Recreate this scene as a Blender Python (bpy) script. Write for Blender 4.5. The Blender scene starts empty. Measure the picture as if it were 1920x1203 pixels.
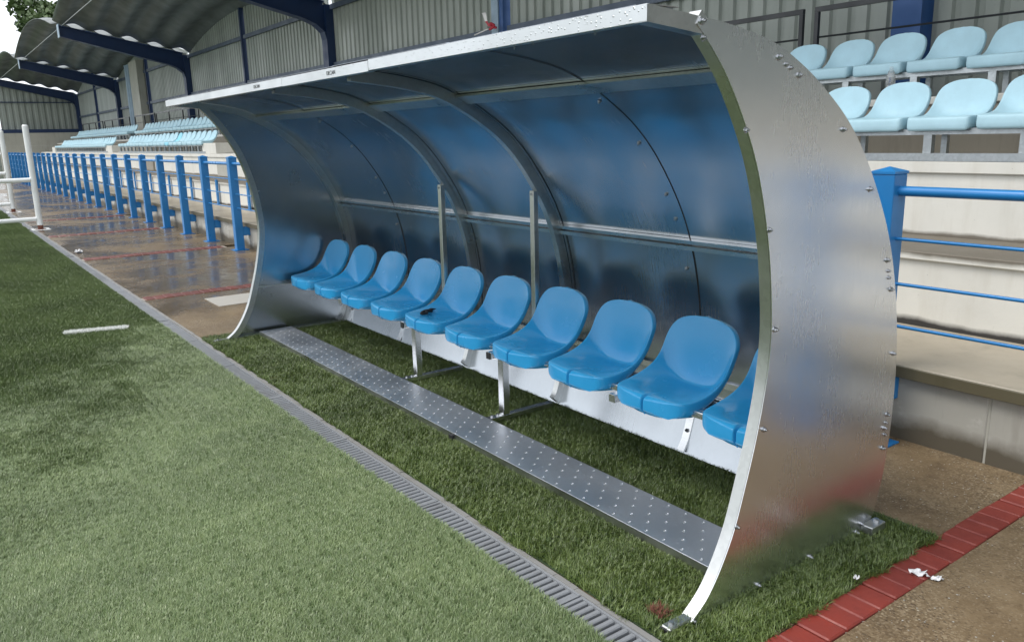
import bpy, bmesh, math, random
import numpy as np
from mathutils import Vector, Matrix

random.seed(7)
rng = np.random.default_rng(11)
sc = bpy.context.scene
C = sc.collection

# ------------------------------------------------------------------ camera
YAW, PITCH, ROLL, FPX = -0.94448, 0.226664, 0.0231634, 1494.145
fwd = Vector((math.sin(YAW)*math.cos(PITCH), math.cos(YAW)*math.cos(PITCH), -math.sin(PITCH)))
right = Vector((math.cos(YAW), -math.sin(YAW), 0))
down = fwd.cross(right)
r1 = math.cos(ROLL)*right + math.sin(ROLL)*down
d1 = -math.sin(ROLL)*right + math.cos(ROLL)*down
cam = bpy.data.cameras.new('camera')
cam.sensor_fit = 'HORIZONTAL'
cam.sensor_width = 36.0
cam.lens = FPX/1920*36
cam.clip_start = 0.05
cam.clip_end = 2000
camo = bpy.data.objects.new('camera', cam)
m = Matrix.Identity(4)
for i in range(3):
    m[i][0] = r1[i]; m[i][1] = -d1[i]; m[i][2] = -fwd[i]
m[0][3], m[1][3], m[2][3] = 1.575, -1.82, 1.6
camo.matrix_world = m
C.objects.link(camo)
sc.camera = camo

# ------------------------------------------------------------------ world, sun, exposure
SUN_EL, SUN_AZ = math.radians(58), math.radians(205)      # azimuth clockwise from +Y
w = bpy.data.worlds.new('World'); sc.world = w; w.use_nodes = True
nt = w.node_tree; nt.nodes.clear()
o_ = nt.nodes.new('ShaderNodeOutputWorld'); bg = nt.nodes.new('ShaderNodeBackground')
sky = nt.nodes.new('ShaderNodeTexSky'); sky.sky_type = 'NISHITA'; sky.sun_disc = False
sky.sun_elevation = SUN_EL; sky.sun_rotation = SUN_AZ; sky.dust_density = 3.0
hs = nt.nodes.new('ShaderNodeHueSaturation'); hs.inputs['Saturation'].default_value = 0.35
mx = nt.nodes.new('ShaderNodeMix'); mx.data_type = 'RGBA'; mx.inputs[0].default_value = 0.78
mx.inputs[7].default_value = (7.9, 8.3, 8.8, 1)            # even grey-white cloud
bg.inputs['Strength'].default_value = 0.12
nt.links.new(sky.outputs[0], hs.inputs['Color']); nt.links.new(hs.outputs[0], mx.inputs[6])
nt.links.new(mx.outputs[2], bg.inputs['Color']); nt.links.new(bg.outputs[0], o_.inputs[0])
sl = bpy.data.lights.new('sun', 'SUN'); sl.energy = 1.2; sl.angle = math.radians(25); sl.color = (1.0, 0.97, 0.92)
so = bpy.data.objects.new('sun', sl); C.objects.link(so)
sd = Vector((math.sin(SUN_AZ)*math.cos(SUN_EL), math.cos(SUN_AZ)*math.cos(SUN_EL), math.sin(SUN_EL)))
so.rotation_euler = sd.to_track_quat('Z', 'Y').to_euler(); so.location = sd*40
vs = sc.view_settings
vs.view_transform = 'Standard'; vs.look = 'None'; vs.gamma = 1; vs.exposure = 0.75; vs.use_curve_mapping = False
sc.render.engine = 'CYCLES'
sc.cycles.max_bounces = 7; sc.cycles.diffuse_bounces = 3; sc.cycles.glossy_bounces = 4; sc.cycles.transmission_bounces = 4

# ------------------------------------------------------------------ materials
def mat(name, base, rough=0.6, metal=0.0, spec=0.5, coat=0.0):
    mt = bpy.data.materials.new(name); mt.use_nodes = True
    b = mt.node_tree.nodes['Principled BSDF']
    b.inputs['Base Color'].default_value = (*base, 1); b.inputs['Roughness'].default_value = rough
    b.inputs['Metallic'].default_value = metal; b.inputs['Specular IOR Level'].default_value = spec
    b.inputs['Coat Weight'].default_value = coat
    return mt
class NB:
    def __init__(s, mt): s.t = mt.node_tree; s.b = s.t.nodes['Principled BSDF']
    def n(s, typ, **kw):
        x = s.t.nodes.new(typ)
        for k, v in kw.items():
            if k in x.bl_rna.properties: setattr(x, k, v)
            else: x.inputs[k.replace('_', ' ')].default_value = v
        return x
    def l(s, a, b): s.t.links.new(a, b)
    def coord(s, scale=(1, 1, 1), kind='Object'):
        if kind == 'World':
            g = s.n('ShaderNodeNewGeometry'); out = g.outputs['Position']
        else:
            g = s.n('ShaderNodeTexCoord'); out = g.outputs[kind]
        mp = s.n('ShaderNodeMapping'); mp.inputs['Scale'].default_value = scale
        s.l(out, mp.inputs[0]); return mp.outputs[0]
    def noise(s, co, scale, detail=4, rough=.55, dist=0):
        x = s.n('ShaderNodeTexNoise'); x.inputs['Scale'].default_value = scale; x.inputs['Detail'].default_value = detail
        x.inputs['Roughness'].default_value = rough; x.inputs['Distortion'].default_value = dist
        s.l(co, x.inputs['Vector']); return x.outputs['Fac']
    def ramp(s, fac, stops):
        r = s.n('ShaderNodeValToRGB'); e = r.color_ramp.elements
        while len(e) < len(stops): e.new(.5)
        for i, (p, c) in enumerate(stops):
            e[i].position = p; e[i].color = (*c, 1) if len(c) == 3 else c
        s.l(fac, r.inputs[0]); return r.outputs[0]
    def rng(s, fac, a, b, lo=0., hi=1.):
        r = s.n('ShaderNodeMapRange'); r.inputs[1].default_value = lo; r.inputs[2].default_value = hi
        r.inputs[3].default_value = a; r.inputs[4].default_value = b; s.l(fac, r.inputs[0]); return r.outputs[0]
    def mix(s, fac, a, b, mode='MIX'):
        x = s.n('ShaderNodeMix', data_type='RGBA', blend_type=mode)
        for v, i in ((fac, 0), (a, 6), (b, 7)):
            if isinstance(v, (int, float)): x.inputs[i].default_value = v
            elif isinstance(v, tuple): x.inputs[i].default_value = (*v, 1)
            else: s.l(v, x.inputs[i])
        return x.outputs[2]
    def math(s, op, a, b=None):
        x = s.n('ShaderNodeMath', operation=op)
        for v, i in ((a, 0), (b, 1)):
            if v is None: continue
            if isinstance(v, (int, float)): x.inputs[i].default_value = v
            else: s.l(v, x.inputs[i])
        return x.outputs[0]
    def bump(s, h, strength=.3, dist=.01, prev=None):
        x = s.n('ShaderNodeBump'); x.inputs['Strength'].default_value = strength; x.inputs['Distance'].default_value = dist
        s.l(h, x.inputs['Height'])
        if prev: s.l(prev, x.inputs['Normal'])
        s.l(x.outputs[0], s.b.inputs['Normal']); return x.outputs[0]
    def set(s, name, out): s.l(out, s.b.inputs[name])

def galv(name, base=(.60, .625, .635), r0=.2, r1=.32, brush=(1, 1, 40), wav=.25, spang=.1, drops=False, fine=.015):
    mt = mat(name, base, .3, 1.0); k = NB(mt)
    co = k.coord(kind='World'); cb = k.coord(brush, 'World')
    v = k.n('ShaderNodeTexVoronoi'); v.inputs['Scale'].default_value = 55; k.l(co, v.inputs['Vector'])
    n1 = k.noise(co, 3, 5); n2 = k.noise(cb, 6, 3)
    col = k.mix(k.rng(v.outputs['Color'], 0, spang), base, tuple(c*.72 for c in base))
    col = k.mix(k.rng(n1, 0, .28, .45, .75), col, tuple(c*.8 for c in base))
    k.set('Base Color', col)
    k.set('Roughness', k.math('ADD', k.rng(n1, r0, r1, .3, .7), k.rng(n2, -.015, .025, .3, .7)))
    lw = k.noise(co, 2.2, 2)
    p = k.bump(lw, wav, .012)
    p = k.bump(k.noise(cb, 30, 2), fine, .001, p) if fine else p
    if drops:
        v2 = k.n('ShaderNodeTexVoronoi'); v2.inputs['Scale'].default_value = 80; k.l(co, v2.inputs['Vector'])
        p = k.bump(k.rng(v2.outputs['Distance'], 1, 0, 0, .25), .6, .004, p)
    return mt

M = {}
M['galv_panel'] = galv('galv_panel', base=(.82, .83, .85), r0=.22, r1=.28, brush=(1, 12, 1.5), wav=.06, fine=0)
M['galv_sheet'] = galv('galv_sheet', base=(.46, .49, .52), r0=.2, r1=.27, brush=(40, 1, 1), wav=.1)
M['galv_frame'] = galv('galv_frame', base=(.60, .61, .60), r0=.26, r1=.42, brush=(1, 1, 1), wav=.12, spang=.5)
M['galv_edge'] = galv('galv_edge', base=(.63, .65, .66), r0=.3, r1=.42, brush=(1, 1, 1), wav=.05, drops=True)
M['galv_tread'] = galv('galv_tread', base=(.78, .80, .84), r0=.34, r1=.46, brush=(1, 12, 1), wav=.06)
M['alu'] = galv('alu', base=(.72, .73, .74), r0=.2, r1=.3, brush=(1, 50, 50), wav=.02, spang=.03)
M['galv_dull'] = galv('galv_dull', base=(.5, .53, .54), r0=.35, r1=.55, wav=.05, spang=.7)
M['steel_bolt'] = mat('steel_bolt', (.48, .49, .51), .3, 1.0)
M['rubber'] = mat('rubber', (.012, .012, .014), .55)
M['ink'] = mat('ink', (.02, .022, .025), .6)

def plastic(name, base, rough, var=.12, spots=False):
    mt = mat(name, base, rough); k = NB(mt); co = k.coord(kind='World')
    n1 = k.noise(co, 7, 5); n2 = k.noise(co, 90, 2)
    c = k.mix(k.rng(n1, 0, var*2.2, .4, .75), base, tuple(min(1, x*1.25+.03) for x in base))
    c = k.mix(k.rng(n2, 0, .25, .6, .8), c, tuple(x*.8 for x in base))
    k.set('Base Color', c); k.set('Roughness', k.rng(n1, rough-.08, rough+.12, .3, .7))
    k.bump(n2, .06, .002)
    return mt
M['seat_blue'] = plastic('seat_blue', (.028, .30, .60), .19, .07)
M['seat_pale'] = plastic('seat_pale', (.40, .60, .68), .5, .2)
M['seat_turq'] = plastic('seat_turq', (.25, .60, .74), .5, .2)
M['sticker'] = mat('sticker', (.46, .555, .615), .7)

def paint(name, base, rough=.4, chip=(.3, .2, .14), amount=.0):
    mt = mat(name, base, rough); k = NB(mt); co = k.coord(kind='World')
    n1 = k.noise(co, 4, 6); n2 = k.noise(co, 35, 4, .7)
    c = k.mix(k.rng(n1, 0, .45, .4, .7), base, tuple(x*.72 for x in base))
    if amount: c = k.mix(k.rng(n2, 0, 1, .74-amount, .78-amount), c, chip)
    k.set('Base Color', c); k.set('Roughness', k.rng(n1, rough-.1, rough+.15, .3, .7)); k.bump(n2, .08, .002)
    return mt
M['fence_blue'] = paint('fence_blue', (.016, .185, .47), .33)
M['navy'] = paint('navy', (.007, .026, .085), .45)
M['col_blue'] = paint('col_blue', (.018, .08, .25), .45)
M['girt'] = paint('girt', (.07, .095, .14), .5)
M['grey_blue'] = paint('grey_blue', (.30, .40, .50), .5)
M['white_paint'] = paint('white_paint', (.80, .81, .80), .35)
M['rust'] = paint('rust', (.16, .055, .035), .8)
M['black_rail'] = paint('black_rail', (.018, .02, .024), .35)

def concrete(name, base, rough=.75, stain=(.25, .22, .17), z_lo=None, bumpy=.25, salt=0):
    mt = mat(name, base, rough); k = NB(mt); co = k.coord(kind='World'); st = k.coord((3.0, 3.0, .45), 'World')
    n1 = k.noise(co, 1.3, 7, .62); n2 = k.noise(co, 28, 5, .7); n3 = k.noise(st, 2.2, 6, .65); n4 = k.noise(co, 110, 2)
    c = k.mix(k.rng(n1, 0, .55, .42, .72), base, tuple(x*.78 for x in base))
    c = k.mix(k.rng(n3, 0, .5, .52, .78), c, stain)
    c = k.mix(k.rng(n2, 0, .9, .68, .74), c, tuple(x*.45 for x in base))
    if salt: c = k.mix(k.math('MULTIPLY', k.rng(k.noise(co, 2.6, 4), 0, salt, .5, .66), k.rng(n2, 0, 1, .44, .58)), c, (.68, .67, .63))
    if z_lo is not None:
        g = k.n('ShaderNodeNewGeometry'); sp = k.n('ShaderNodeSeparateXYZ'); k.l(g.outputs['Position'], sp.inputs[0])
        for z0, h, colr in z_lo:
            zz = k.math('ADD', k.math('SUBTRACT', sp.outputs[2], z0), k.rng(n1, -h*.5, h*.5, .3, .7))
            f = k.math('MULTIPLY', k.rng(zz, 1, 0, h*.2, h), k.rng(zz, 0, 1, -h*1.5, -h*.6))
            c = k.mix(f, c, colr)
    k.set('Base Color', c); k.set('Roughness', k.rng(n1, rough-.18, rough+.12, .35, .7))
    p = k.bump(n2, bumpy, .004); k.bump(n4, bumpy*.6, .0015, p)
    return mt
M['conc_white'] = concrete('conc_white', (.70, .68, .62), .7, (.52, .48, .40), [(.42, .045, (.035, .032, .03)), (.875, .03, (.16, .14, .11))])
M['conc_tread'] = concrete('conc_tread', (.40, .35, .27), .5, (.16, .14, .10))
M['conc_ledge'] = concrete('conc_ledge', (.115, .10, .06), .6, (.05, .05, .025))
M['conc_wall'] = concrete('conc_wall', (.40, .385, .34), .7, (.13, .115, .085), [(.05, .1, (.10, .085, .06))], salt=.9)
M['conc_dark'] = concrete('conc_dark', (.30, .27, .22), .7, (.14, .12, .1))
M['conc_end'] = concrete('conc_end', (.42, .41, .36), .7, (.2, .19, .15))
M['kerb'] = concrete('kerb', (.24, .235, .225), .7, (.13, .11, .085))
M['grating'] = concrete('grating', (.25, .26, .275), .45, (.12, .11, .10), bumpy=.12)
M['drain_dark'] = mat('drain_dark', (.02, .018, .016), .9)
M['patch'] = concrete('patch', (.40, .38, .34), .6, (.3, .27, .22))

def pavement_mat():
    mt = mat('pavement', (.14, .11, .075), .5); k = NB(mt); co = k.coord(kind='World')
    n1 = k.noise(co, .55, 6, .6, .4); n2 = k.noise(co, 3.0, 7, .68); n4 = k.noise(co, 60, 4, .7)
    v = k.n('ShaderNodeTexVoronoi'); v.inputs['Scale'].default_value = 70; v.inputs['Randomness'].default_value = 1; k.l(co, v.inputs['Vector'])
    g = k.n('ShaderNodeNewGeometry'); sp = k.n('ShaderNodeSeparateXYZ'); k.l(g.outputs['Position'], sp.inputs[0])
    c = k.ramp(n2, [(.3, (.080, .052, .028)), (.46, (.165, .113, .060)), (.6, (.24, .172, .096)), (.75, (.32, .245, .15))])
    v3 = k.n('ShaderNodeTexVoronoi'); v3.inputs['Scale'].default_value = 130; k.l(co, v3.inputs['Vector'])
    msk = k.rng(k.noise(co, 1.6, 4), .25, 1, .4, .58)
    peb = k.math('MULTIPLY', k.rng(v.outputs['Distance'], 1, 0, .22, .42), msk)
    pc_ = k.ramp(v.outputs['Color'], [(.0, (.045, .03, .02)), (.35, (.10, .065, .036)), (.6, (.23, .165, .095)), (.8, (.36, .28, .17)), (1.0, (.62, .56, .45))])
    pc3 = k.ramp(v3.outputs['Color'], [(.0, (.06, .042, .025)), (.5, (.18, .127, .072)), (1.0, (.46, .38, .26))])
    c = k.mix(k.math('MULTIPLY', msk, .55), c, pc3)
    c = k.mix(k.math('MULTIPLY', peb, .85), c, pc_)
    far = k.rng(sp.outputs[0], 1, 0, -6.5, -4.8)                       # the pavement beyond the shelter is still wet
    wet = k.math('MULTIPLY', far, k.rng(k.math('ADD', n1, k.math('MULTIPLY', n2, .35)), 0, 1, .56, .74))
    wet2 = k.math('MULTIPLY', k.math('SUBTRACT', 1, far), k.rng(n2, 0, .25, .4, .7))
    wetm = k.math('MAXIMUM', wet, wet2)
    c = k.mix(k.math('MULTIPLY', wetm, .62), c, (.045, .036, .028))
    k.set('Base Color', c)
    k.set('Roughness', k.math('SUBTRACT', k.math('SUBTRACT', k.rng(n2, .62, .48, .35, .7), k.math('MULTIPLY', far, .2)), k.math('MULTIPLY', wetm, .2)))
    k.set('Specular IOR Level', k.rng(wetm, .35, .5))
    inv = k.math('MULTIPLY', k.rng(wetm, 1, .08), k.rng(far, 1, .35))
    hh = k.math('MULTIPLY', k.math('ADD', k.math('MULTIPLY', peb, 1.0), k.math('MULTIPLY', n4, .5)), inv)
    k.bump(hh, .7, .006)
    return mt
M['pavement'] = pavement_mat()

def brick_mat(name, a, b):
    mt = mat(name, a, .6); k = NB(mt); co = k.coord(kind='World')
    n1 = k.noise(co, 9, 6, .65); n2 = k.noise(co, 80, 4, .7)
    oi = k.n('ShaderNodeObjectInfo')
    c = k.mix(k.rng(n1, 0, 1, .35, .7), a, b)
    c = k.mix(k.rng(oi.outputs['Random'], 0, .4), c, tuple(x*.6 for x in b))
    c = k.mix(k.rng(n2, 0, .8, .66, .74), c, (.28, .14, .11))
    c = k.mix(k.rng(n2, .5, 0, .26, .34), c, (.06, .02, .016))
    k.set('Base Color', c); k.set('Roughness', k.rng(n1, .4, .65, .35, .7)); k.bump(n2, .35, .003)
    return mt
M['brick'] = brick_mat('brick', (.26, .040, .026), (.19, .030, .022))
M['brick_wet'] = brick_mat('brick_wet', (.17, .045, .032), (.12, .034, .026))
M['mortar'] = concrete('mortar', (.36, .31, .26), .7)

def clad(name, a, b):
    mt = mat(name, a, .5); k = NB(mt); co = k.coord((1, 1, .25), 'World'); cw = k.coord(kind='World')
    n1 = k.noise(co, 1.6, 6, .6); n2 = k.noise(cw, 18, 5, .7)
    c = k.mix(k.rng(n1, 0, 1, .35, .7), a, b); c = k.mix(k.rng(n2, 0, .35, .6, .75), c, tuple(x*.6 for x in b))
    k.set('Base Color', c); k.set('Roughness', k.rng(n1, .4, .6, .35, .7)); k.bump(n2, .04, .003)
    return mt
M['clad'] = clad('clad', (.33, .355, .325), (.24, .265, .24))
M['clad_plain'] = clad('clad_plain', (.36, .39, .37), (.28, .305, .29))
M['roof'] = clad('roof', (.15, .165, .16), (.09, .10, .10))

def grass_mat(name, lo, hi, rough, sheen_noise=.5):
    mt = mat(name, lo, rough); k = NB(mt); co = k.coord(kind='World')
    a = k.n('ShaderNodeAttribute'); a.attribute_name = 'tone'
    n1 = k.noise(co, .9, 5, .6); n2 = k.noise(co, 6, 4, .6)
    c = k.mix(a.outputs['Fac'], lo, hi)
    c = k.mix(k.rng(n1, 0, .55, .42, .7), c, tuple(x*.5 for x in lo))
    c = k.mix(k.rng(n2, 0, .45, .5, .75), c, tuple(x*1.15 for x in hi))
    k.set('Base Color', c); k.b.inputs['Roughness'].default_value = rough
    k.b.inputs['Specular IOR Level'].default_value = .55
    return mt
M['turf_pitch'] = grass_mat('turf_pitch', (.096, .158, .047), (.24, .298, .128), .38)
M['turf_mat'] = grass_mat('turf_mat', (.052, .095, .016), (.175, .23, .062), .4)
M['turf_white'] = mat('turf_white', (.82, .83, .80), .6)
M['turf_base'] = grass_mat('turf_base', (.03, .055, .02), (.05, .08, .03), .8)
def pitch_mat():
    mt = mat('pitch', (.06, .11, .035), .8); k = NB(mt); co = k.coord(kind='World')
    n1 = k.noise(co, .35, 5, .6); n2 = k.noise(co, 130, 3, .7)
    c = k.mix(k.rng(n1, 0, 1, .35, .7), (.07, .135, .04), (.045, .095, .027)); c = k.mix(k.rng(n2, 0, .7, .4, .7), c, (.02, .045, .012))
    k.set('Base Color', c); k.bump(n2, .8, .02); return mt
M['pitch'] = pitch_mat()
M['soil'] = mat('soil', (.02, .03, .012), .95)
M['leaf'] = grass_mat('leaf', (.045, .085, .02), (.10, .15, .05), .55)
M['bark'] = concrete('bark', (.09, .07, .05), .9)
M['cloth'] = paint('cloth', (.012, .012, .016), .8)
M['litter'] = mat('litter', (.75, .75, .76), .35)
M['orange'] = mat('orange', (.55, .16, .04), .5)
M['red'] = mat('red', (.42, .02, .04), .5)
M['tape_white'] = mat('tape_white', (.75, .72, .72), .4)
mt = mat('clear', (.92, .94, .95), .08); mt.node_tree.nodes['Principled BSDF'].inputs['Transmission Weight'].default_value = .85
mt.node_tree.nodes['Principled BSDF'].inputs['IOR'].default_value = 1.3; M['clear'] = mt

# ------------------------------------------------------------------ helpers
class MB:
    def __init__(s): s.v = []; s.f = []
    def add(s, vs, fs):
        o = len(s.v); s.v += [tuple(p) for p in vs]; s.f += [tuple(i+o for i in f) for f in fs]; return s
    def box(s, x0, x1, y0, y1, z0, z1):
        x0, x1 = sorted((x0, x1)); y0, y1 = sorted((y0, y1)); z0, z1 = sorted((z0, z1))
        return s.add([(x0,y0,z0),(x1,y0,z0),(x1,y1,z0),(x0,y1,z0),(x0,y0,z1),(x1,y0,z1),(x1,y1,z1),(x0,y1,z1)],
                     [(0,3,2,1),(4,5,6,7),(0,1,5,4),(1,2,6,5),(2,3,7,6),(3,0,4,7)])
    def cyl(s, a, b, r, n=10, r2=None, cap=True):
        a = Vector(a); b = Vector(b); d = (b-a).normalized(); r2 = r if r2 is None else r2
        u = d.orthogonal().normalized(); w_ = d.cross(u)
        vs = []
        for p, rr in ((a, r), (b, r2)):
            for i in range(n):
                t = 2*math.pi*i/n; vs.append(p+u*math.cos(t)*rr+w_*math.sin(t)*rr)
        fs = [(i, (i+1) % n, n+(i+1) % n, n+i) for i in range(n)]
        if cap: fs += [tuple(range(n-1, -1, -1)), tuple(range(n, 2*n))]
        return s.add(vs, fs)
    def tube(s, pts, r, n=8):
        for a, b in zip(pts[:-1], pts[1:]): s.cyl(a, b, r, n)
        return s
    def prism_x(s, yz, x0, x1):
        n = len(yz); x0, x1 = sorted((x0, x1))
        ar = sum(yz[i][0]*yz[(i+1) % n][1]-yz[(i+1) % n][0]*yz[i][1] for i in range(n))
        if ar < 0: yz = yz[::-1]
        vs = [(x0, y, z) for y, z in yz]+[(x1, y, z) for y, z in yz]
        fs = [tuple(range(n-1, -1, -1)), tuple(range(n, 2*n))]+[(i, (i+1) % n, n+(i+1) % n, n+i) for i in range(n)]
        return s.add(vs, fs)
    def strip(s, yz, x0, x1, t):
        """a bar swept along a profile in the YZ plane; t is its thickness to the left of the path"""
        P = np.array(yz, float); T = np.gradient(P, axis=0); T /= np.linalg.norm(T, axis=1)[:, None]
        N = np.stack([-T[:, 1], T[:, 0]], 1); Q = P+N*t; n = len(P)
        x0, x1 = sorted((x0, x1))
        vs = []
        for a, b in zip(P, Q): vs += [(x0, a[0], a[1]), (x1, a[0], a[1]), (x1, b[0], b[1]), (x0, b[0], b[1])]
        fs = []
        for i in range(n-1):
            o = 4*i
            for j in range(4): fs.append((o+j, o+(j+1) % 4, o+4+(j+1) % 4, o+4+j))
        fs += [(3, 2, 1, 0), (4*n-4, 4*n-3, 4*n-2, 4*n-1)]
        return s.add(vs, fs)
    def mesh(s, name, mt, smooth=None, bevel=0, seg=1):
        me = bpy.data.meshes.new(name); me.from_pydata(s.v, [], s.f)
        bm = bmesh.new(); bm.from_mesh(me); bmesh.ops.recalc_face_normals(bm, faces=bm.faces[:])
        if bevel:
            es = [e for e in bm.edges if len(e.link_faces) == 2 and e.calc_face_angle(0) > .5]
            bmesh.ops.bevel(bm, geom=es, offset=bevel, segments=seg, affect='EDGES', profile=.5, clamp_overlap=True)
        bm.to_mesh(me); bm.free()
        if mt: me.materials.append(M[mt] if isinstance(mt, str) else mt)
        if smooth is not None:
            me.shade_smooth(); me.set_sharp_from_angle(angle=math.radians(smooth))
        return me
    def build(s, name, mt, parent=None, smooth=None, bevel=0, seg=1, loc=None):
        return link(name, s.mesh(name, mt, smooth, bevel, seg), parent, loc)
def link(name, me, parent=None, loc=None, rot=None, scale=None):
    o = bpy.data.objects.new(name, me); C.objects.link(o)
    if parent: o.parent = parent
    if loc is not None: o.location = loc
    if rot is not None: o.rotation_euler = rot
    if scale is not None: o.scale = scale
    return o
def tag(o, label, cat, group=None):
    o['label'] = label; o['category'] = cat
    if group: o['group'] = group
    return o
def empty(name, label=None, cat=None, loc=(0, 0, 0), group=None):
    o = bpy.data.objects.new(name, None); C.objects.link(o); o.location = loc; o.empty_display_size = .1
    if label: tag(o, label, cat, group)
    return o
def struct(o): o['kind'] = 'structure'; return o
def spline(pts, n):
    """centripetal-ish Catmull-Rom resampling by arc length"""
    P = np.array(pts, float); P = np.vstack([2*P[0]-P[1], P, 2*P[-1]-P[-2]]); out = []
    for i in range(1, len(P)-2):
        for t in np.linspace(0, 1, 12, endpoint=False):
            a, b, c, d = P[i-1:i+3]
            out.append(.5*((2*b)+(-a+c)*t+(2*a-5*b+4*c-d)*t*t+(-a+3*b-3*c+d)*t**3))
    out.append(P[-2]); Q = np.array(out)
    s = np.r_[0, np.cumsum(np.linalg.norm(np.diff(Q, axis=0), axis=1))]
    u = np.linspace(0, s[-1], n)
    return np.stack([np.interp(u, s, Q[:, k]) for k in range(Q.shape[1])], 1)
ORD = ['nearest', 'second', 'third', 'fourth', 'fifth', 'sixth', 'seventh', 'eighth', 'ninth', 'tenth', 'eleventh', 'twelfth', 'thirteenth',
       'fourteenth', 'fifteenth', 'sixteenth', 'seventeenth', 'eighteenth', 'nineteenth', 'twentieth', 'twenty-first', 'twenty-second',
       'twenty-third', 'twenty-fourth', 'twenty-fifth', 'twenty-sixth', 'twenty-seventh', 'twenty-eighth', 'twenty-ninth', 'thirtieth', 'thirty-first', 'thirty-second']

# ================================================================== THE SETTING
struct(MB().box(-300, 300, -300, 300, -.6, -.08).build('ground', 'soil'))
struct(MB().box(-120, 60, -90, -.262, -.079, 0).build('pitch', 'pitch'))

pav = empty('pavement'); struct(pav)
BW = .125                                                   # brick strip width
strips = [(.205, .335), (-3.74, -3.61), (-7.63, -7.42), (-11.55, -11.28), (-15.45, -15.15), (-19.3, -19.05)]
edges = [12] + [e for s in strips for e in (s[1], s[0])] + [-49.9]
for i in range(0, len(edges), 2):
    MB().box(edges[i+1]+.002, edges[i]-.002, -.116, 2.15, -.2, 0).build('concrete_slab', 'pavement', pav)
def brick_row(x0, x1, y0, y1, pitch, mt, gap, first=None):
    MB().box(x0-.004, x1+.004, y0-.02, min(y1+.05, 2.1), -.19, -.006).build('mortar_bed', 'mortar', pav)
    mes = []
    for k in range(4):
        b = MB().box((x0-x1)/2, (x1-x0)/2, -pitch/2+gap/2, pitch/2-gap/2, -.05, .004+.0015*k)
        me = b.mesh('brick', mt, None, .005); mes.append(me)
    y = y0+pitch/2
    while y < y1:
        o = link('brick', random.choice(mes), pav, ((x0+x1)/2+(random.random()-.5)*.006, y+(random.random()-.5)*.004, 0))
        o.rotation_euler = ((random.random()-.5)*.02, 0, (random.random()-.5)*.02)
        y += pitch
brick_row(.205, .335, -.09, 2.12, .0985, 'brick', .0045)
brick_row(-7.63, -7.42, -.09, 1.9, .0985, 'brick_wet', .007)
brick_row(-11.55, -11.28, -.09, 1.9, .11, 'brick_wet', .009)
brick_row(-15.45, -15.15, -.09, 1.9, .16, 'brick_wet', .02)
brick_row(-19.3, -19.05, -.09, 1.9, .2, 'brick_wet', .02)
brick_row(-3.74, -3.61, -.09, 2.1, .2, 'brick_wet', .007)

# --- drainage channel
drain = empty('drainage_channel', 'grey slotted drainage channel running along the pitch edge', 'drain')
MB().box(-48, 8, -.262, -.117, -.2, -.045).build('channel_bed', 'drain_dark', drain)
kb = MB()
xs = np.arange(8, -48.01, -.12)
for a, b in zip(xs[:-1], xs[1:]):
    j = .003*math.sin(a*3.1)+.003*random.random()
    kb.box(b+.0005, a, -.142, -.121+j, -.19, .004+.004*random.random())
kb.build('concrete_edge', 'kerb', drain)
GX = [1.6-.98*k for k in range(0, 50)]
slat = MB().box(-.0105, .0105, -.052, .052, -.02, 0).mesh('slat', 'grating', None, .004)
n = 0; rest = MB()
for gi, gx in enumerate(GX[:-1]):
    x1 = gx-.004; x0 = gx-.98+.004; jy = (random.random()-.5)*.006; jz = (random.random()-.5)*.003
    fr = MB().box(x0, x1, -.262+jy, -.252+jy, -.04, .002+jz).box(x0, x1, -.152+jy, -.143+jy, -.04, .002+jz)
    fr.box(x0, x0+.014, -.2515+jy, -.1525+jy, -.03, .001+jz).box(x1-.014, x1, -.2515+jy, -.1525+jy, -.03, .001+jz)
    f = fr.build('grating_frame', 'grating', drain)
    for k in range(28):
        x = x0+.031+k*.034
        if x > x1-.02: break
        if x < 1.2 and n < 300:
            link('slat', slat, f, (x, -.202+jy, jz-.0005)); n += 1
        else: rest.box(x-.0105, x+.0105, -.252+jy, -.152+jy, -.02, jz)
r_ = rest.build('slat_run', 'grating', drain); r_['kind'] = 'stuff'

# ================================================================== GRANDSTAND
FR = [10.6, -2.6, -15.8, -27.4, -39.2, -50.6]
stand = empty('grandstand', 'long covered grandstand of pale concrete terraces under dark corrugated vaulted roofs', 'grandstand', (-15, 4, 0))
def SP(mb, name, mt, **kw):
    o = mb.build(name, mt, stand, **kw); o.location = (15, -4, 0); return o
XL, XR = -50.4, 12.0
xj = np.arange(XR, XL, -5.83); xj = list(xj)+[XL]
for a, b in zip(xj[:-1], xj[1:]):
    a -= .004; b += .004
    SP(MB().box(b, a, 2.115, 3.05, .353, .407), 'terrace_tread', 'conc_tread', bevel=.006)
    SP(MB().box(b, a, 2.1, 2.1145, .345, .4045), 'ledge_edge', 'conc_ledge', bevel=.003)
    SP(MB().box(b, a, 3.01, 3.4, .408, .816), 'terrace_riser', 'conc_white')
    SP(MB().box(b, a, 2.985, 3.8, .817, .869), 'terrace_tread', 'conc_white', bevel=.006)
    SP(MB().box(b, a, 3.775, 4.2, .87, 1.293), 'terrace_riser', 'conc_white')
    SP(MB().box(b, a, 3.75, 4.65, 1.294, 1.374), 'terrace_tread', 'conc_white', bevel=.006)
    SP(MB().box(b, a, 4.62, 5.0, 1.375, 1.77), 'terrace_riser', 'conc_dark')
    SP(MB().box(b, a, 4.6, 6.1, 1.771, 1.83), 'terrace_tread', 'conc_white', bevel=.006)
xw = np.arange(XR, XL, -2.02); xw = [x+.1 for x in xw]+[XL]
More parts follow.
